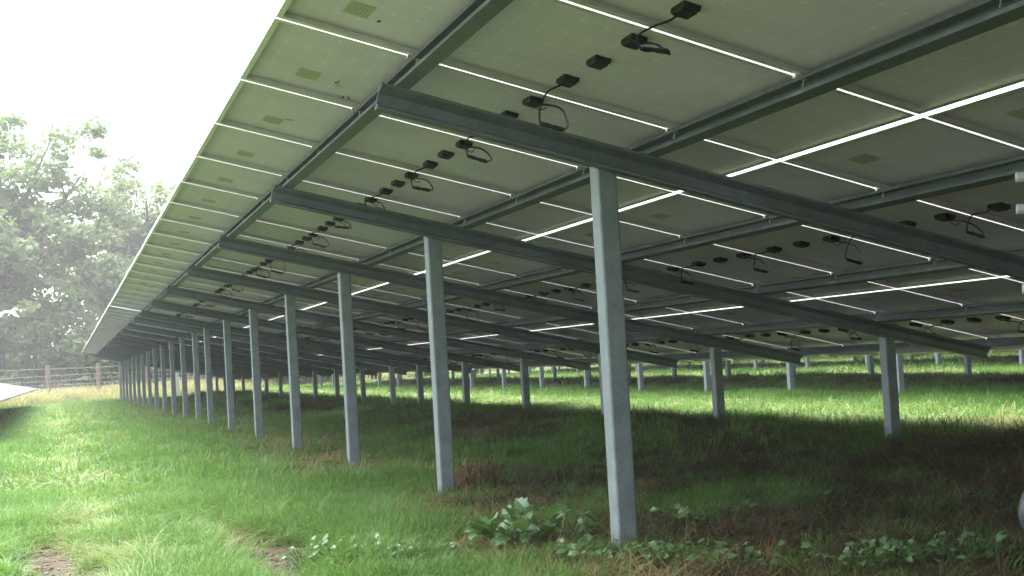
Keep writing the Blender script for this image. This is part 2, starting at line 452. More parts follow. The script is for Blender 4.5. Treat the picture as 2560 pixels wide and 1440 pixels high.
for k in range(7):
    r = random.Random(k)
    j = lambda s: r.uniform(-s, s)
    cv = PW + 0.012 - 0.03 + j(0.02); cz = -0.118 + j(0.035); cu0 = PL/2 + 0.025 + j(0.045)
    conn0 = (cu0-0.05, cv, cz); conn1 = (cu0+0.055, cv-0.015+j(0.02), cz+j(0.012))
    mb = MB()
    mb.tube(bez([(PL/2, PW*0.81+0.06, 0.015), (PL/2-0.03+j(.015), PW*0.88, -0.008), (PL/2-0.055+j(.015), PW*0.93, -0.02), (cu0-0.07, cv-0.03, cz*0.6), conn0]), 0.0042, 6)
    mb.tube(bez([conn1, (cu0+0.085+j(.01), cv+0.03, cz*0.75), (cu0+0.055+j(.02), cv+0.11, cz*0.15), (PL/2-0.015, PITCH+PW*0.13, -0.008), (PL/2-0.02, PITCH+PW*0.155, 0.013)]), 0.0045, 6)
    mb.tube(bez([(PL/2-0.02, PITCH+PW*0.14, -0.006), (PL/2+0.03+j(.02), PITCH+PW*0.15, -0.025), (PL/2+0.05, PITCH+PW*0.135+j(.02), -0.012)]), 0.0028, 5)
    ME_CABLES.append(mb.mesh("cable", M_BLACK, True))
    mb = MB(); a, c2 = Vector(conn0), Vector(conn1)
    mb.tube([a, a.lerp(c2,0.06), a.lerp(c2,0.4), a.lerp(c2,0.45), a.lerp(c2,0.55), a.lerp(c2,0.6), a.lerp(c2,0.94), c2], [0.006,0.011,0.0115,0.009,0.009,0.0115,0.011,0.006], 8)
    ME_CONN.append(mb.mesh("connector", M_BLACK))
# clamp seen from below
mb = MB(); mb.box(-0.022, 0.0, -0.020, 0.020, -0.006, -0.0005); mb.box(-0.026, -0.022, -0.010, 0.010, -0.016, -0.0005); mb.tube([(0.018,0,-0.006),(0.018,0,-0.040)], 0.004, 6); mb.box(0.0,0.030,-0.011,0.011,-0.010,-0.006)
ME_CLAMP = mb.mesh("clamp", M_CLAMP)
mb = MB(); mb.tube([(0,0,0),(0,-0.009,0)], 0.010, 6); mb.tube([(0,-0.009,0),(0,-0.016,0)], 0.006, 6); ME_BOLT = mb.mesh("bolt", M_RAIL)
mb = MB(); mb.box(-0.006,0.006,-0.014,0.014,-0.0012,0); ME_SLOT = mb.mesh("slot", M_HOLE)

def plane(u, v, n=0.0):
    return (u*CT + n*ST, v, ZT - u*ST + n*CT)
ROT = (0, TH, 0)
def purlin_mesh(v0, v1):
    mb = MB(); mb.extrude(cprof(0.062, 0.078, 0.004, 0.018), v0, v1); return mb.mesh("purlin", M_RAIL)

def build_table(root, posts, v0, k0, k1, detail):
    """posts: list of y; panels k0..k1 columns; detail 2 = every fitting, 1 = panels with frames, 0 = joined deck"""
    y0 = v0 + k0*PITCH; y1 = v0 + k1*PITCH
    for p in posts:
        link("post", ME_TALL, root, (XTALL, p, 0)); link("post", ME_SHORT, root, (XSHORT, p, 0))
        ra = link("rafter", ME_RAFTER, root, plane(0, p-0.052, -0.0785), ROT)
        if detail == 2 and p < 14:
            for xx in (XTALL, XSHORT):
                for du in (-0.03, 0.03):
                    bo = link("bolt", ME_BOLT, ra, (xx/CT+du, -0.004, -0.062-du*0.3))
    me = purlin_mesh(y0+0.02, y1-0.04)
    purl = []
    for u in PURL:
        po = link("purlin", me, root, plane(u, 0, -0.0005), ROT); purl.append(po)
        if detail == 2:
            for k in range(k0+1, k1):
                link("clamp", ME_CLAMP, po, (0.004, v0+k*PITCH-0.010, 0))
            for p in posts[:6]:
                for dy in (0.12, 0.18, 0.25):
                    link("slot", ME_SLOT, po, (0.03, p+dy, -0.078))
    if detail == 0:
        mb = MB()
        for r in range(3):
            for k in range(k0, k1):
                a, bb = r*ROW, v0 + k*PITCH + 0.01
                mb.box(a, a+PL, bb, bb+PW, 0.0, 0.036); mb.mi[-5] = 1
        link("panel_deck", mb.mesh("panel_deck", [M_BACK, M_GLASS]), root, plane(0, 0), ROT)['kind'] = 'stuff'
        return
    for r in range(3):
        for k in range(k0, k1):
            jit = random.uniform(-0.003, 0.003)
            p = link("solar_panel", ME_LAM, root, plane(r*ROW + 0.015 + jit, v0 + k*PITCH + 0.010), ROT)
            link("frame", ME_FRAME, p)
            if detail == 2:
                for s in (0.19, 0.5, 0.81):
                    link("junction_box", ME_JB, p, (PL/2 + random.uniform(-.004,.004), PW*s, 0), (0, 0, random.uniform(-.04,.04)+ (math.pi if s < 0.3 else 0)))
                if k < k1-1:
                    i = random.randrange(7)
                    link("cable", ME_CABLES[i], p); link("connector", ME_CONN[i], p)
                link("rating_label", ME_LABEL, p, (0.27, PW*0.727, 0), (0, 0, random.uniform(-.03,.03)))

YB = [0.35 + 3.17*i for i in range(-2, 7)] + [21.71]
tA = thing("solar_table", "near solar table overhead with black junction boxes and looped cables", "solar table", group="solar tables of the near row")
build_table(tA, YB, 0.0, -6, 18, 2)
mb = MB()
for r_ in range(3):
    for k in range(-20, -6):
        a, bb = r_*ROW + 0.018, k*PITCH + 0.01
        mb.box(a, a+PL, bb, bb+PW, 0.0, 0.036); mb.mi[-5] = 1
link("panel_deck", mb.mesh("panel_deck", [M_BACK, M_GLASS]), tA, plane(0, 0), ROT)['kind'] = 'stuff'
tA2 = thing("solar_table", "far solar table of the near row beyond the bright gap, reaching the fence", "solar table", group="solar tables of the near row")
build_table(tA2, [24.69 + 3.15*i for i in range(12)], 0.17, 18, 51, 1)
tL = thing("solar_table", "solar table at far left showing only a white shining corner", "solar table", (-ROWX, 0, -0.075), (0.0028, 0, 0))
build_table(tL, [18.4 + 3.15*i for i in range(12)], 0.0, 15, 47, 0)
words = ["second", "third", "fourth", "fifth", "sixth"]
for i in range(5):
    off = [0.62, 1.5, 0.3, 2.1, 1.0][i]
    tb = thing("solar_table", f"{words[i]} solar table from the left, its pale posts standing beyond {'the near bright grass strip' if i == 0 else words[i-1] + ' table'}", "solar table", (ROWX*(i+1), 0, 0), group="solar tables in rows to the right")
    build_table(tb, [off + 3.17*j - 1.0*0 for j in range(-1, 19)], 0.0, -12, 52, 0)

# dried flecks stuck to the first back sheets
M_FLECK, _t, _o = mat("dried_fleck"); _b = bsdf(_t, _o, 0.8); _b.inputs['Base Color'].default_value = (0.035,0.033,0.028,1)
mb = MB()
for (u, k) in ((0.38,-0.22),(0.42,0.72),(0.44,0.78),(0.52,0.93),(0.49,0.95),(0.36,1.62)):
    for _ in range(3):
        a, c2 = u+random.uniform(-.012,.012), k*PITCH+random.uniform(-.02,.02); w = random.uniform(.002,.007)
        n0 = len(mb.v)
        pts = [(a+w*math.cos(s)*random.uniform(.5,1.4), c2+w*math.sin(s)*random.uniform(.5,1.4), z) for z in (0.0255, 0.0289) for s in np.arange(6)*math.pi/3]
        mb.v += pts
        mb.f.append(tuple(n0+i for i in range(6))[::-1]); mb.mi.append(0)
        for i in range(6):
            mb.f.append((n0+i, n0+(i+1)%6, n0+6+(i+1)%6, n0+6+i)); mb.mi.append(0)
link("fleck", mb.mesh("fleck", M_FLECK), tA, plane(0, 0), ROT)['kind'] = 'stuff'

# ---------------------------------------------------------------- fittings at the right edge
def cam_pt(px, py, d):
    return CAM + (cw + cr*((px-1778)/3109) - cu*((py-794)/3109))*d
P0 = Vector((XTALL, 0.35-3.17, 0))
t_br = thing("rod_bracket", "three white rounded rods poking in at the right edge of the frame", "bracket", P0)
for (px, py, dd) in ((2539,443,3.12),(2541,523,3.12),(2556,722,3.12)):
    a = cam_pt(px, py, dd) - P0; bb = Vector((-0.049, a.y-0.125, a.z-0.012))
    mb = MB(); d = (bb-a).normalized()
    mb.tube([a, a+d*0.0006, a+d*0.0016, a+d*0.004, bb], [0.0112,0.0124,0.0130,0.0133,0.0133], 14)
    link("rod", mb.mesh("rod", M_WHITE, True), t_br)
mb = MB(); mb.box(-0.060, -0.048, -0.24, 0.04, 0.9, 1.45); link("back_plate", mb.mesh("back_plate", M_WHITE), t_br)
pts = bez([(P0.x-0.07, P0.y-0.02, 0.86), cam_pt(2690,1175,3.1), cam_pt(2622,1228,3.1), cam_pt(2597,1280,3.1), cam_pt(2628,1338,3.12), cam_pt(2700,1400,3.15), cam_pt(2760,1600,3.2), cam_pt(2800,1750,3.2)], 60)
mb = MB(); mb.tube(pts, [0.049 + 0.0013*math.sin(i*2.1) for i in range(len(pts))], 20)
tag(link("corrugated_hose", mb.mesh("corrugated_hose", M_HOSE, True)), "grey corrugated hose bulging in at the lower right edge", "hose")

# ---------------------------------------------------------------- fence, pale post
fp = [cam_pt(122, 1012, 60), cam_pt(250, 1005, 63)]
fd = (fp[1]-fp[0]); fd.z = 0
t_f = thing("wire_fence", "wire mesh fence on brown timber posts before the hedge", "fence", (fp[0].x, fp[0].y, 0))
mb = MB(); mb.tube([(0,0,-0.4),(0,0,1.0),(0.01,0,1.99)], [0.105,0.10,0.092], 10); ME_FP = mb.mesh("fence_post", M_WOOD)
NF = 24
fz = []
for i in range(-4, NF):
    p = fd*i
    link("fence_post", ME_FP, t_f, (p.x, p.y, H(fp[0].x+p.x, fp[0].y+p.y)), (random.uniform(-.015,.015), random.uniform(-.015,.015), i))
for hh in (0.12, 0.28, 0.45, 0.62, 0.80, 1.0, 1.22, 1.45, 1.80):
    mb = MB(); mb.tube([(fd.x*i, fd.y*i-0.10, hh + 0.02*math.sin(i*1.7+hh*9)) for i in np.arange(-4, NF-0.5, 0.5)], 0.006, 4)
    link("wire", mb.mesh("wire", M_WIRE), t_f)
mb = MB()
for s in np.arange(-4, NF-1, 0.07):
    mb.tube([(fd.x*s, fd.y*s-0.10, 0.05), (fd.x*s, fd.y*s-0.10, 1.45)], 0.0035, 3, caps=False)
link("stay_wires", mb.mesh("stay_wires", M_WIRE), t_f)['kind'] = 'stuff'
wp = cam_pt(442, 995, 61)
t_w = thing("marker_post", "pale white post standing before the fence between far table posts", "post", (wp.x, wp.y, 0))
mb = MB(); mb.box(-0.13, 0.13, -0.08, 0.08, -0.3, 1.15); link("shaft", mb.mesh("shaft", M_WHITE), t_w)
mb = MB(); mb.bevbox(-0.15, 0.15, -0.10, 0.10, 1.15, 1.22, 0.012); link("cap", mb.mesh("cap", M_WHITE), t_w)

# ---------------------------------------------------------------- trees and shrubs
def leaf_mesh(name, centers, radii, per, size, material, seed, flat=0.75):
    r = np.random.default_rng(seed)
    n = len(centers)*per
    c = np.repeat(np.asarray(centers), per, 0); rad = np.repeat(np.asarray(radii), per)
    d = r.normal(size=(n,3)); d /= np.linalg.norm(d, axis=1)[:,None]
    rr = r.random(n)**0.45
    p = c + d*(rad*rr)[:,None]*np.array([1,1,flat])
    nrm = d*0.6 + r.normal(size=(n,3))*0.7 + np.array([0,0,0.6]); nrm /= np.linalg.norm(nrm, axis=1)[:,None]
    tmp = r.normal(size=(n,3)); a = np.cross(nrm, tmp); a /= np.linalg.norm(a, axis=1)[:,None]; b2 = np.cross(nrm, a)
    s = size*(0.6+0.8*r.random(n))[:,None]
    V = np.stack([p-a*s, p+b2*s*0.55+nrm*s*0.12, p+a*s, p-b2*s*0.55+nrm*s*0.12], 1).reshape(-1,3)
    me = bpy.data.meshes.new(name)
    me.vertices.add(4*n); me.vertices.foreach_set('co', V.ravel())
    me.loops.add(4*n); me.loops.foreach_set('vertex_index', np.arange(4*n))
    me.polygons.add(n); me.polygons.foreach_set('loop_start', np.arange(0, 4*n, 4))
    me.update(calc_edges=True)
    at = me.attributes.new("tint", 'FLOAT', 'POINT')
    cl = np.repeat(np.repeat(r.random(len(centers))*0.35, per), 4) + np.repeat(r.random(n)*0.25, 4)
    at.data.foreach_set('value', cl)
    me.materials.append(material)
    return me
def tree(name, label, base, hgt, rx, zlow, seed, material, per=46, leaf=0.17, lean=(0,0), group=None):
    r = random.Random(seed)
    root = thing(name, label, "tree", base, group=group)
    top = Vector((lean[0], lean[1], hgt))
    tk = MB(); fork = Vector((lean[0]*0.3, lean[1]*0.3, hgt*0.30))
    tk.tube(bez([(0,0,-0.3),(0.05,0,hgt*0.12),fork], 4), [0.42*hgt/14*(1-0.045*i) for i in range(9)], 9)
    cs, rs = [], []
    for i in range(26):
        # limbs towards points of the crown volume
        while True:
            q = Vector((r.uniform(-1,1), r.uniform(-1,1), r.uniform(-1,1)))
            if 0.35 < q.length < 1: break
        zc = (hgt*0.93+zlow)/2; hz = (hgt*0.93-zlow)/2
        tip = Vector((lean[0]*0.7+q.x*rx, lean[1]*0.7+q.y*rx, zc+q.z*hz))
        mid = fork.lerp(tip, 0.55) + Vector((r.uniform(-.5,.5), r.uniform(-.5,.5), r.uniform(0.1,0.9)))
        path = bez([fork-Vector((0,0,0.3)), mid, tip], 4)
        tk.tube(path, [0.15*(1-0.095*k)*hgt/14 for k in range(len(path))], 6)
        for j in range(9):
            st = path[r.randrange(3, len(path))]
            e2 = st + Vector((r.gauss(0,1), r.gauss(0,1), r.gauss(0.15,0.7)))*rx*0.27
            tk.tube([st, st.lerp(e2,0.5)+Vector((0,0,0.12)), e2], [0.035,0.022,0.008], 4)
            cs.append(tuple(e2)); rs.append(r.uniform(0.55,1.15)*rx/5.5)
    link("trunk", tk.mesh("trunk", M_BARK), root)
    link("crown", leaf_mesh("crown", cs, rs, per, leaf, material, seed), root)
    return root
def gxy(px, d):
    p = cam_pt(px, 940, d); return (p.x, p.y, H(p.x, p.y)-0.05)
tree("oak_tree", "tall hazy tree at the left edge with the highest crown", gxy(-20, 74), 19.6, 6.2, 5.0, 3, M_TREE, per=95, leaf=0.20, lean=(0.3,0))
tree("oak_tree", "broad hazy tree right of the tallest, crown meeting the panel edge", gxy(335, 82), 16.2, 6.4, 4.5, 8, M_TREE2, per=95, leaf=0.20, lean=(0,0))
tree("oak_tree", "tree farther right hidden mostly behind the panels", gxy(760, 92), 14.0, 6.0, 4.0, 15, M_TREE)
tree("oak_tree", "tree outside the left edge of the hedge line", gxy(-420, 78), 14.0, 5.6, 4.0, 21, M_TREE)
def shrub_mesh(seed, material, hgt=4.2, n=60, per=60):
    r = random.Random(seed); cs, rs = [], []
    for i in range(n):
        z = r.uniform(0.1, 1.0); w = 1.0 - 0.45*z**2
        a = r.uniform(0, 6.283); q = r.random()**0.5
        cs.append((math.cos(a)*q*1.75*w, math.sin(a)*q*1.4*w, 0.25+z*(hgt-0.6))); rs.append(r.uniform(0.32,0.65))
    return leaf_mesh("leaves", cs, rs, per, 0.125, material, seed)
SH = [shrub_mesh(31, M_SHRUB), shrub_mesh(32, M_SHRUB, 4.6), shrub_mesh(33, M_TREE2, 3.9), shrub_mesh(34, M_SHRUB, 3.4)]
mb = MB()
for a in range(6):
    mb.tube([(0.1*math.cos(a),0.1*math.sin(a),-0.3),(0.3*math.cos(a),0.3*math.sin(a),1.3),(0.9*math.cos(a),0.8*math.sin(a),2.9)], [0.06,0.04,0.015], 5)
ME_STEM = mb.mesh("stems", M_BARK)
sh_labels = ["dark green shrub behind the fence left of its first visible post", "tall green shrub behind the leftmost visible fence post",
             "olive brown shrub above the second fence post", "dense shrub just left of the far table corner", "pale shrub behind the far cluster of table posts"]
for i in range(34):
    px = -330 + 95*i if i < 12 else 810 + 130*(i-12)
    d = random.uniform(68, 74) + (i*0.45)
    x, y, z = gxy(px, d)
    lb = sh_labels[i-4] if 4 <= i < 9 else "green shrub of the hedge behind the wire fence"
    rt = thing("hedge_shrub", lb, "shrub", (x, y, z), (0, 0, random.uniform(0, 6)), "shrubs of the hedge")
    s = random.uniform(0.95, 1.3) * (1.15 if px < 150 else 1.0); rt.scale = (s*1.15, s*1.15, s*random.uniform(0.9,1.1))
    link("leaves", SH[[0,1,0,3,1,0,2,3][i % 8]], rt); link("stems", ME_STEM, rt)

# ---------------------------------------------------------------- grass: clumps scattered by geometry nodes
def blade_clump(name, n, radius, h0, h1, w, bend, material, seed, spread=0.5, lay=0.0):
    r = random.Random(seed); V = []; F = []; T = []
    for i in range(n):
        a = r.uniform(0, 6.283); q = radius*math.sqrt(r.random()); x, y = q*math.cos(a), q*math.sin(a)
        d = a + r.gauss(0, 1.2); hgt = r.uniform(h0, h1); ww = w*r.uniform(0.7,1.3); bd = bend*r.uniform(0.2,1.5)
        out = spread*r.uniform(0,1) + lay*r.uniform(0.5,1.2)
        dx, dy = math.cos(d), math.sin(d); px2, py2 = -dy, dx
        tn = r.random()*0.3; k0 = len(V)
        tt = r.uniform(-0.9, 0.9)
        for s, wf in ((0,1.0),(0.38,0.9),(0.72,0.6),(1.0,0.0)):
            off = hgt*(out*s + bd*s*s); z = hgt*max(s*(1-0.30*lay) - 0.55*bd*s*s*s, s*0.06)*(1-0.62*min(lay,1))
            if s == 0: z = -0.03
            c, s2 = math.cos(tt*s), math.sin(tt*s)
            qx, qy = px2*c - dx*s2*0.6, py2*c - dy*s2*0.6
            if wf > 0:
                V.append((x+dx*off-qx*ww*wf/2, y+dy*off-qy*ww*wf/2, z)); V.append((x+dx*off+qx*ww*wf/2, y+dy*off+qy*ww*wf/2, z)); T += [tn, tn]
            else:
                V.append((x+dx*off, y+dy*off, z)); T.append(tn)
        F += [(k0,k0+1,k0+3,k0+2),(k0+2,k0+3,k0+5,k0+4),(k0+4,k0+5,k0+6)]
    me = bpy.data.meshes.new(name); me.from_pydata(V, [], F); me.materials.append(material)
    me.attributes.new("tint", 'FLOAT', 'POINT').data.foreach_set('value', T); me.update()
    return bpy.data.objects.new(name, me)
def clump_set(name, objs):
    col = bpy.data.collections.new(name)
    for o in objs: col.objects.link(o)
    return col
def scatter(name, pts, scl, idx, col, label, cat, tilt=0.15):
    pts = np.asarray(pts, float); n = len(pts)
    me = bpy.data.meshes.new(name); me.vertices.add(n); me.vertices.foreach_set('co', pts.ravel())
    rot = np.zeros((n,3)); rot[:,2] = rng.random(n)*6.283; rot[:,:2] = rng.normal(size=(n,2))*tilt
    me.attributes.new("rot", 'FLOAT_VECTOR', 'POINT').data.foreach_set('vector', rot.ravel())
    me.attributes.new("scl", 'FLOAT_VECTOR', 'POINT').data.foreach_set('vector', np.asarray(scl, float).ravel())
    me.attributes.new("idx", 'INT', 'POINT').data.foreach_set('value', np.asarray(idx, np.int32))
    o = link(name, me)
    ng = bpy.data.node_groups.new(name, 'GeometryNodeTree')
    ng.interface.new_socket("Geometry", in_out='INPUT', socket_type='NodeSocketGeometry')
    ng.interface.new_socket("Geometry", in_out='OUTPUT', socket_type='NodeSocketGeometry')
    gi = ng.nodes.new('NodeGroupInput'); go = ng.nodes.new('NodeGroupOutput')
    ip = ng.nodes.new('GeometryNodeInstanceOnPoints'); ci = ng.nodes.new('GeometryNodeCollectionInfo')
    ci.inputs['Collection'].default_value = col; ci.inputs['Separate Children'].default_value = True; ci.inputs['Reset Children'].default_value = True
    ip.inputs['Pick Instance'].default_value = True
    def na(nm, ty):
        a = ng.nodes.new('GeometryNodeInputNamedAttribute'); a.data_type = ty; a.inputs['Name'].default_value = nm; return a.outputs['Attribute']
    er = ng.nodes.new('FunctionNodeEulerToRotation')
    L = ng.links.new
    L(gi.outputs[0], ip.inputs['Points']); L(ci.outputs[0], ip.inputs['Instance']); L(na("idx",'INT'), ip.inputs['Instance Index'])
    L(na("rot",'FLOAT_VECTOR'), er.inputs[0]); L(er.outputs[0], ip.inputs['Rotation']); L(na("scl",'FLOAT_VECTOR'), ip.inputs['Scale'])
    L(ip.outputs[0], go.inputs[0])
    md = o.modifiers.new("scatter", 'NODES'); md.node_group = ng
    tag(o, label, cat, None, 'stuff')
    return o

G_NEAR = clump_set("clumps_near", [blade_clump("grass_clump", 46, 0.11, 0.045, 0.155, 0.0046, 0.7, M_GRASS, 100+i) for i in range(6)])
G_FAR = clump_set("clumps_far", [blade_clump("grass_clump", 60, 0.34, 0.07, 0.19, 0.012, 0.6, M_GRASS, 120+i) for i in range(5)])
S_NEAR = clump_set("straw_near", [blade_clump("straw_clump", 30, 0.13, 0.08, 0.24, 0.0042, 0.4, M_STRAW, 140+i, 0.6, 0.9) for i in range(4)])
S_FAR = clump_set("straw_far", [blade_clump("straw_clump", 46, 0.34, 0.10, 0.26, 0.011, 0.4, M_STRAW, 150+i, 0.6, 0.7) for i in range(3)])
T_SET = clump_set("thatch_set", [blade_clump("thatch_clump", 120, 0.24, 0.05, 0.12, 0.004, 0.5, M_THATCH, 160+i, 0.7, 1.0) for i in range(4)])
M_LIGHTENED = leafmat("lightened_grass_blade", [(0.15,0.22,0.07),(0.21,0.28,0.10),(0.30,0.33,0.16)], 0.4, 0.55)  # paled blades: lens flare and strip brightness put into the grass colour
W_NEAR = clump_set("lightened_near", [blade_clump("lightened_clump", 46, 0.12, 0.05, 0.15, 0.0046, 0.8, M_LIGHTENED, 180+i, 0.6, 0.3) for i in range(3)])
W_FAR = clump_set("lightened_far", [blade_clump("lightened_clump", 60, 0.34, 0.08, 0.2, 0.012, 0.7, M_LIGHTENED, 190+i, 0.6, 0.3) for i in range(3)])
P_SET = clump_set("pale_set", [blade_clump("pale_clump", 60, 0.45, 0.35, 1.0, 0.022, 0.35, M_TALL, 170+i) for i in range(3)])

def frustum_pts(n, d0, d1, pxa=-160, pxb=2740):
    """points on the ground in the wedge the lens sees plus a margin, even per square metre"""
    d = np.sqrt(d0*d0 + (d1*d1-d0*d0)*rng.random(n)); px = pxa + (pxb-pxa)*rng.random(n)
    k = (px-1778)/3109
    x = CAM.x + (cw.x + cr.x*k)*d; y = CAM.y + (cw.y + cr.y*k)*d
    return x, y
def dryness(x, y):
    rel = np.mod(x, ROWX)
    under = np.clip((rel-0.9)/1.3, 0, 1)*np.clip((5.9-rel)/0.5, 0, 1)*(x > 0.3)
    dr = 0.21 + 0.42*under + 1.6*(fbm(x*0.55, y*0.55, 60)-0.5) + 0.5*(fbm(x*2.2, y*2.2, 61)-0.5)
    # a tan swath along the line of tall posts
    dr = dr + 0.85*np.exp(-((x-1.35)/0.55)**2)*(vnoise(y*0.8, y*0, 62) > 0.35)*(y > 0.2)
    dr = dr + 0.42*np.clip((x+0.25*y-0.35)/0.6, 0, 1)*np.clip((0.9-y)/0.8, 0, 1)
    return dr, under
def light_strips(x, y):
    """strips where pale grass imitates lens flare and light between the rows"""
    c = -0.62 - 0.012*y + 0.25*(vnoise(y*0.25, y*0, 81)-0.5)
    return np.exp(-((x-c)/0.42)**2)*(0.75+0.9*(fbm(x*2.5, y*1.2, 82)-0.3)) + 0.75*np.clip((np.mod(x,ROWX)-5.7)/0.5,0,1)*(x>5)
def sown(n, d0, d1, near):
    x, y = frustum_pts(n, d0, d1)
    dr, under = dryness(x, y); rg = brown(x, y); bare = dirt(x, y)
    u1 = rng.random(n)
    keep = (u1 > bare*1.15) & (rng.random(n) > np.clip(rg*1.05, 0, 0.93))
    keep &= rng.random(n) > under*0.35
    x, y, dr, under, rg = x[keep], y[keep], dr[keep], under[keep], rg[keep]
    st = rng.random(len(x)) < np.clip((dr-0.31)*1.4, 0.06, 0.85)
    st = np.where(st & (rng.random(len(x)) < under*0.8), 2, st.astype(int))  # straw under the tables becomes dark thatch, deepening the shade there
    tk = light_strips(x, y); st = np.where((st == 0) & (rng.random(len(x)) < tk*0.95), 3, st)
    return x, y, st, under
def lay(n, d0, d1, base):
    x, y, st, under = sown(n, d0, d1, True)
    z = height(x, y)
    P = np.stack([x, y, z], -1)
    tall = 0.45 + 1.1*fbm(x*1.3, y*1.3, 70) - 0.18*under + 0.35*(vnoise(x*4.5, y*4.5, 71) > 0.78)
    s = base*tall*(0.75+0.5*rng.random(len(x)))
    S3 = np.stack([base*(0.85+0.3*rng.random(len(x))), base*np.ones(len(x)), s], -1)
    return P, S3, st
P, S3, st = lay(30000, 2.6, 10.5, 1.0)
def four(P, S3, st, where, G, S, ng, ns, W, nw):
    for code, nm, lb, col, n, k in ((0, "grass", "fresh green grass", G, ng, 1.0), (1, "dry_grass", "tan dead grass", S, ns, 0.85), (2, "brown_grass", "brown dead grass, darkened to deepen the shade of the tables", T_SET, 4, 1.1), (3, "lightened_grass", "grass paled to imitate light along the track", W, nw, 0.62)):
        q = st == code
        if q.sum() > 30:
            scatter(nm, P[q], S3[q]*np.array([1,1,k]), rng.integers(0, n, q.sum()), col, lb + " " + where, "grass")
four(P, S3, st, "around the near posts", G_NEAR, S_NEAR, 6, 4, W_NEAR, 3)
P, S3, st = lay(36000, 10.0, 30, 0.8)
four(P, S3, st, "in the middle distance", G_FAR, S_FAR, 5, 3, W_FAR, 3)
P, S3, st = lay(30000, 29, 72, 1.15)
four(P, S3, st, "far off towards the fence", G_FAR, S_FAR, 5, 3, W_FAR, 3)
fx, fy = [], []
for p in YB[2:7]:
    for xx in (XTALL, XSHORT):
        n = 26; a = rng.random(n)*6.283; q = 0.09+0.16*rng.random(n)
        fx += list(xx+q*np.cos(a)); fy += list(p+q*np.sin(a))
fx, fy = np.array(fx), np.array(fy)
scatter("foot_grass", np.stack([fx, fy, height(fx, fy)], -1), np.stack([np.ones(len(fx))]*2+[0.55+0.6*rng.random(len(fx))], -1), rng.integers(0, 6, len(fx)), G_NEAR, "untrimmed longer grass round the feet of the posts", "grass")
# thatch on the soil banks
x, y = frustum_pts(90000, 4, 60); rg = brown(x, y); kp = rng.random(len(x)) < np.clip(rg*1.1, 0, 1)*0.5*np.where(np.hypot(x-CAM.x, y-CAM.y) < 18, 1.0, 0.5); x, y = x[kp], y[kp]
P = np.stack([x, y, height(x, y)], -1)
scatter("thatch", P, np.stack([np.ones(len(x))]*2 + [0.6+0.6*rng.random(len(x))], -1), rng.integers(0, 4, len(x)), T_SET, "reddish brown dead thatch on the soil banks under the low posts", "thatch", 0.3)
# pale tall grass at the fence
n = 5000; s = rng.uniform(-3.5, NF-2, n); o2 = rng.normal(0, 1.3, n)+0.8
nrm = Vector((-fd.y, fd.x, 0)).normalized()
x = fp[0].x + fd.x*s + nrm.x*o2; y = fp[0].y + fd.y*s + nrm.y*o2
P = np.stack([x, y, height(x, y)], -1)
scatter("pale_tall_grass", P, np.stack([np.ones(n)]*2 + [0.55+0.6*rng.random(n)], -1), rng.integers(0, 3, n), P_SET, "pale tan tall grass along the fence foot", "grass")

# crumbs of soil on the bare patches
mb = MB()
r = random.Random(5)
cnt = 0
while cnt < 1500:
    xx, yy = r.uniform(-1.5, 0.6), r.uniform(0.3, 3.9)
    if float(dirt(np.array([xx]), np.array([yy]))[0]) < 0.5: continue
    cnt += 1; s = r.uniform(0.004, 0.016); zz = H(xx, yy)
    pp = [Vector((xx + s*r.uniform(.6,1.3)*a, yy + s*r.uniform(.6,1.3)*b2, zz + s*0.5*c2)) for a, b2, c2 in ((1,0,0),(-1,0,0),(0,1,0),(0,-1,0),(0,0,1),(0,0,-1))]
    n0 = len(mb.v); mb.v += [tuple(p) for p in pp]
    for q3 in ((0,2,4),(2,1,4),(1,3,4),(3,0,4),(2,0,5),(1,2,5),(3,1,5),(0,3,5)): mb.f.append(tuple(n0+i for i in q3)); mb.mi.append(0)
M_CRUMB, t, out = mat("soil_crumb"); b = bsdf(t, out, 0.9)
t.links.new(ramp(t, noise(t, 30, 4, 0.6, 'Position'), [(0.3,(0.03,0.022,0.016)),(0.7,(0.13,0.10,0.078))]), b.inputs['Base Color'])
tag(link("soil_crumbs", mb.mesh("soil_crumbs", M_CRUMB)), "loose soil crumbs on the bare patches at lower left", "soil", None, 'stuff')

# ---------------------------------------------------------------- weeds, tufts, stone
def ground_hit(px, py):
    d = cw + cr*((px-1778)/3109) - cu*((py-794)/3109)
    p = CAM + d*((0.0 - CAM.z)/d.z)
    for _ in range(4):
        p = CAM + d*((H(p.x, p.y) - CAM.z)/d.z)
    return p
def lobed_leaf(L, W, lobes, material, seed, fold=0.25, droop=0.5):
    r = random.Random(seed); mb = MB(); n = 13
    def mid(s): return Vector((L*s, 0, L*(0.25*s - droop*s*s*0.6)))
    left, right = [], []
    for i in range(n):
        s = i/(n-1); w = W/2*math.sin(math.pi*min(1, s**0.7*1.0))**0.8 if 0 < s < 1 else 0.0
        w *= 1 + 0.22*math.sin(s*math.pi*2*lobes)
        c = mid(s)
        left.append(c + Vector((-abs(math.sin(s*math.pi*lobes))*0.05*L, w, w*fold + r.uniform(-.02,.02)*W)))
        right.append(c + Vector((-abs(math.sin(s*math.pi*lobes))*0.05*L, -w, w*fold + r.uniform(-.02,.02)*W)))
    for i in range(n-1):
        a, b2 = mid(i/(n-1)), mid((i+1)/(n-1))
        mb.quad(a, b2, left[i+1], left[i]); mb.quad(b2, a, right[i], right[i+1])
    return mb.mesh("leaf", material, True)
LF_BIG = [lobed_leaf(0.10, 0.085, 2.5, M_WEED2, 1), lobed_leaf(0.12, 0.08, 3, M_WEED, 2), lobed_leaf(0.08, 0.075, 2, M_WEED2, 3)]
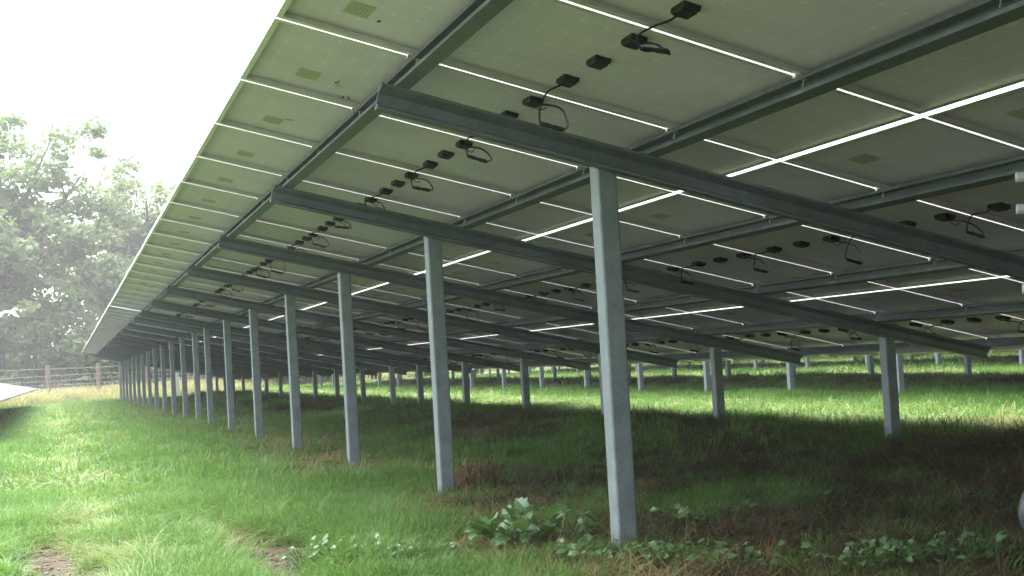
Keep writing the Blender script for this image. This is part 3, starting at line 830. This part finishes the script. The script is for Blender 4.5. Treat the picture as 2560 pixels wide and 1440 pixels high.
LF_SML = [lobed_leaf(0.052, 0.046, 2, M_WEED2, 4), lobed_leaf(0.06, 0.046, 2.5, M_WEED, 5), lobed_leaf(0.045, 0.042, 2, M_WEED2, 6)]
def weed(name, label, px, py, n, hgt, spread, leaves, seed, group, sc_=1.0):
    r = random.Random(seed); p = ground_hit(px, py)
    root = thing(name, label, "weed", p, group=group)
    mb = MB(); specs = []
    for i in range(n):
        a = r.uniform(0, 6.283); q = spread*math.sqrt(r.random()); hh = hgt*r.uniform(0.55, 1.1)
        base = Vector((q*0.3*math.cos(a), q*0.3*math.sin(a), -0.02)); tip = Vector((q*math.cos(a), q*math.sin(a), hh))
        mb.tube([base, base.lerp(tip,0.5)+Vector((0,0,hh*0.18)), tip], [0.0032,0.0026,0.0018], 5)
        specs.append((tip, a))
    link("stalks", mb.mesh("stalks", M_WEED), root)
    for tip, a in specs:
        lo = link("leaf", r.choice(leaves), root, tip, (r.uniform(-.75,.75), r.uniform(-.7,.45), a + r.uniform(-1.2,1.2)))
        s = sc_*r.uniform(0.75, 1.2); lo.scale = (s, s, s)
weed("broadleaf_weed", "big leaved light green weed left of the nearest tall post", 1310, 1385, 44, 0.20, 0.25, LF_BIG, 1, "broad leaved weeds", 1.0)
weed("broadleaf_weed", "second broad leaved weed just right of the big one, before the nearest post", 1400, 1380, 22, 0.18, 0.18, LF_BIG, 2, "broad leaved weeds", 0.75)
small = [(770,1420,"pale small leaved weed patch beside the bare soil"),(850,1418,"small leaved weed patch right of the bare soil patch"),(905,1440,"low small leaved weed at the bottom edge, left of the stone"),(960,1425,"small leaved weed between soil patch and stone"),
         (1080,1428,"thin small leaved weed left of the stone"),(1420,1432,"small leaved weed left of the foot of the nearest post"),(1500,1436,"small leaved weed at the foot of the nearest post, left side"),(1660,1440,"small leaved weed at the foot of the nearest post, right side"),
         (1720,1432,"pale weed right of the nearest post, closest to it"),(1790,1330,"dark weed in the shade right of the nearest post"),(1730,1330,"leafy weed in shade just right of the nearest post shaft"),(1860,1442,"weed at bottom edge, second right of the nearest post"),
         (2130,1445,"bright lobed weed at the bottom edge under the shade"),(2230,1440,"weed at the bottom edge right of the bright lobed one"),(2350,1442,"weed cluster at bottom right, left of the last one"),(2430,1425,"rightmost weed cluster near the hose"),(2040,1275,"lone small weed in the deep shade")]
for i, (px, py, lb) in enumerate(small):
    weed("small_weed", lb, px, py, 34 if i < 16 else 6, 0.12, 0.20, LF_SML, 20+i, "small leaved weeds", 0.8)

def tuft(label, px, py, rad, hgt, n, material, seed, cat="grass tuft", group="dead grass tufts"):
    p = ground_hit(px, py); r = random.Random(seed); V = []; F = []; T = []
    for i in range(n):
        a = r.uniform(0, 6.283); q = rad*math.sqrt(r.random())*0.8; s0 = 1-(q/rad)**2*0.75
        b0 = Vector((q*math.cos(a), q*math.sin(a), hgt*s0*r.uniform(0, 0.8)-0.02)); d = a + r.gauss(0, 0.9); l = hgt*r.uniform(0.25,0.6)
        out = Vector((math.cos(d), math.sin(d), 0)); w = Vector((-out.y, out.x, 0))*0.0028
        m1 = b0 + out*l*0.45 + Vector((0,0,l*0.35)); e1 = b0 + out*l*0.95 + Vector((0,0,-l*0.1))
        k = len(V); V += [b0-w, b0+w, m1+w, m1-w, e1]; F += [(k,k+1,k+2,k+3),(k+3,k+2,k+4)]; T += [r.random()*0.4]*5
    # mounded core so the tuft is not hollow
    c0 = len(V)
    for k in range(5):
        for j in range(10):
            a = j*0.6283; ph = k/4*1.5
            V.append(Vector((rad*0.62*math.cos(ph)*math.cos(a)*(1+0.2*r.uniform(-1,1)), rad*0.62*math.cos(ph)*math.sin(a)*(1+0.2*r.uniform(-1,1)), hgt*0.72*math.sin(ph)-0.03))); T.append(0.0)
    for k in range(4):
        for j in range(10): F.append((c0+k*10+j, c0+k*10+(j+1)%10, c0+k*10+10+(j+1)%10, c0+k*10+10+j))
    me = bpy.data.meshes.new("grass_tuft"); me.from_pydata([tuple(v) for v in V], [], F); me.materials.append(material)
    me.attributes.new("tint", 'FLOAT', 'POINT').data.foreach_set('value', T); me.update()
    tag(link("grass_tuft", me, None, p), label, cat, group)
tuft("reddish brown dead grass heap right of the second tall post", 1197, 1238, 0.15, 0.31, 1100, M_HEAP, 1)
tuft("small brown tuft right of the nearest post, in shade", 1612, 1240, 0.13, 0.16, 500, M_HEAP, 2)
tuft("tan dead grass mat left of the third tall post", 885, 1195, 0.34, 0.17, 900, M_STRAW, 3)
tuft("small tan tuft left of the third tall post, farther left", 722, 1185, 0.17, 0.17, 420, M_STRAW, 4)
tuft("tan tuft at the foot of the fifth tall post", 612, 1080, 0.36, 0.20, 500, M_STRAW, 5)
tuft("brown tuft at the foot of the fourth tall post", 712, 1138, 0.34, 0.18, 500, M_STRAW, 6)
tuft("flat brown mat in shade behind the second tall post", 1215, 1095, 0.45, 0.20, 700, M_HEAP, 7)
tuft("brown straw mat in shade at lower right", 2190, 1380, 0.3, 0.13, 700, M_STRAW, 8)
p = ground_hit(1235, 1436)
mb = MB(); r = random.Random(3)
for k in range(7):
    for j in range(12):
        ph = -0.6 + k/6*2.15; a = j*math.pi/6; q = 1 + 0.12*math.sin(3*a+k) + r.uniform(-.05,.05)
        mb.v.append((0.052*math.cos(ph)*math.cos(a)*q, 0.045*math.cos(ph)*math.sin(a)*q, 0.045*math.sin(ph)*q+0.015))
for k in range(6):
    for j in range(12): mb.f.append((k*12+j, k*12+(j+1)%12, k*12+12+(j+1)%12, k*12+12+j)); mb.mi.append(0)
mb.f.append(tuple(72+j for j in range(12))); mb.mi.append(0)
tag(link("stone", mb.mesh("stone", M_STONE, True), None, p, (0.2,0.1,0.4)), "rounded mossy stone at the bottom edge among the weeds", "stone")

# ---------------------------------------------------------------- haze
mb = MB(); mb.box(-140, 190, -30, 200, -1.6, 26)
M_HAZE, t, out = mat("haze_air")
v = t.nodes.new("ShaderNodeVolumePrincipled")
v.inputs['Color'].default_value = (0.96,0.97,0.98,1); v.inputs['Density'].default_value = HAZE_DENSITY
t.links.new(v.outputs[0], out.inputs['Volume'])
if HAZE_DENSITY > 0:
    tag(link("haze", mb.mesh("haze", M_HAZE)), "pale haze over the field", "haze", None, 'stuff')
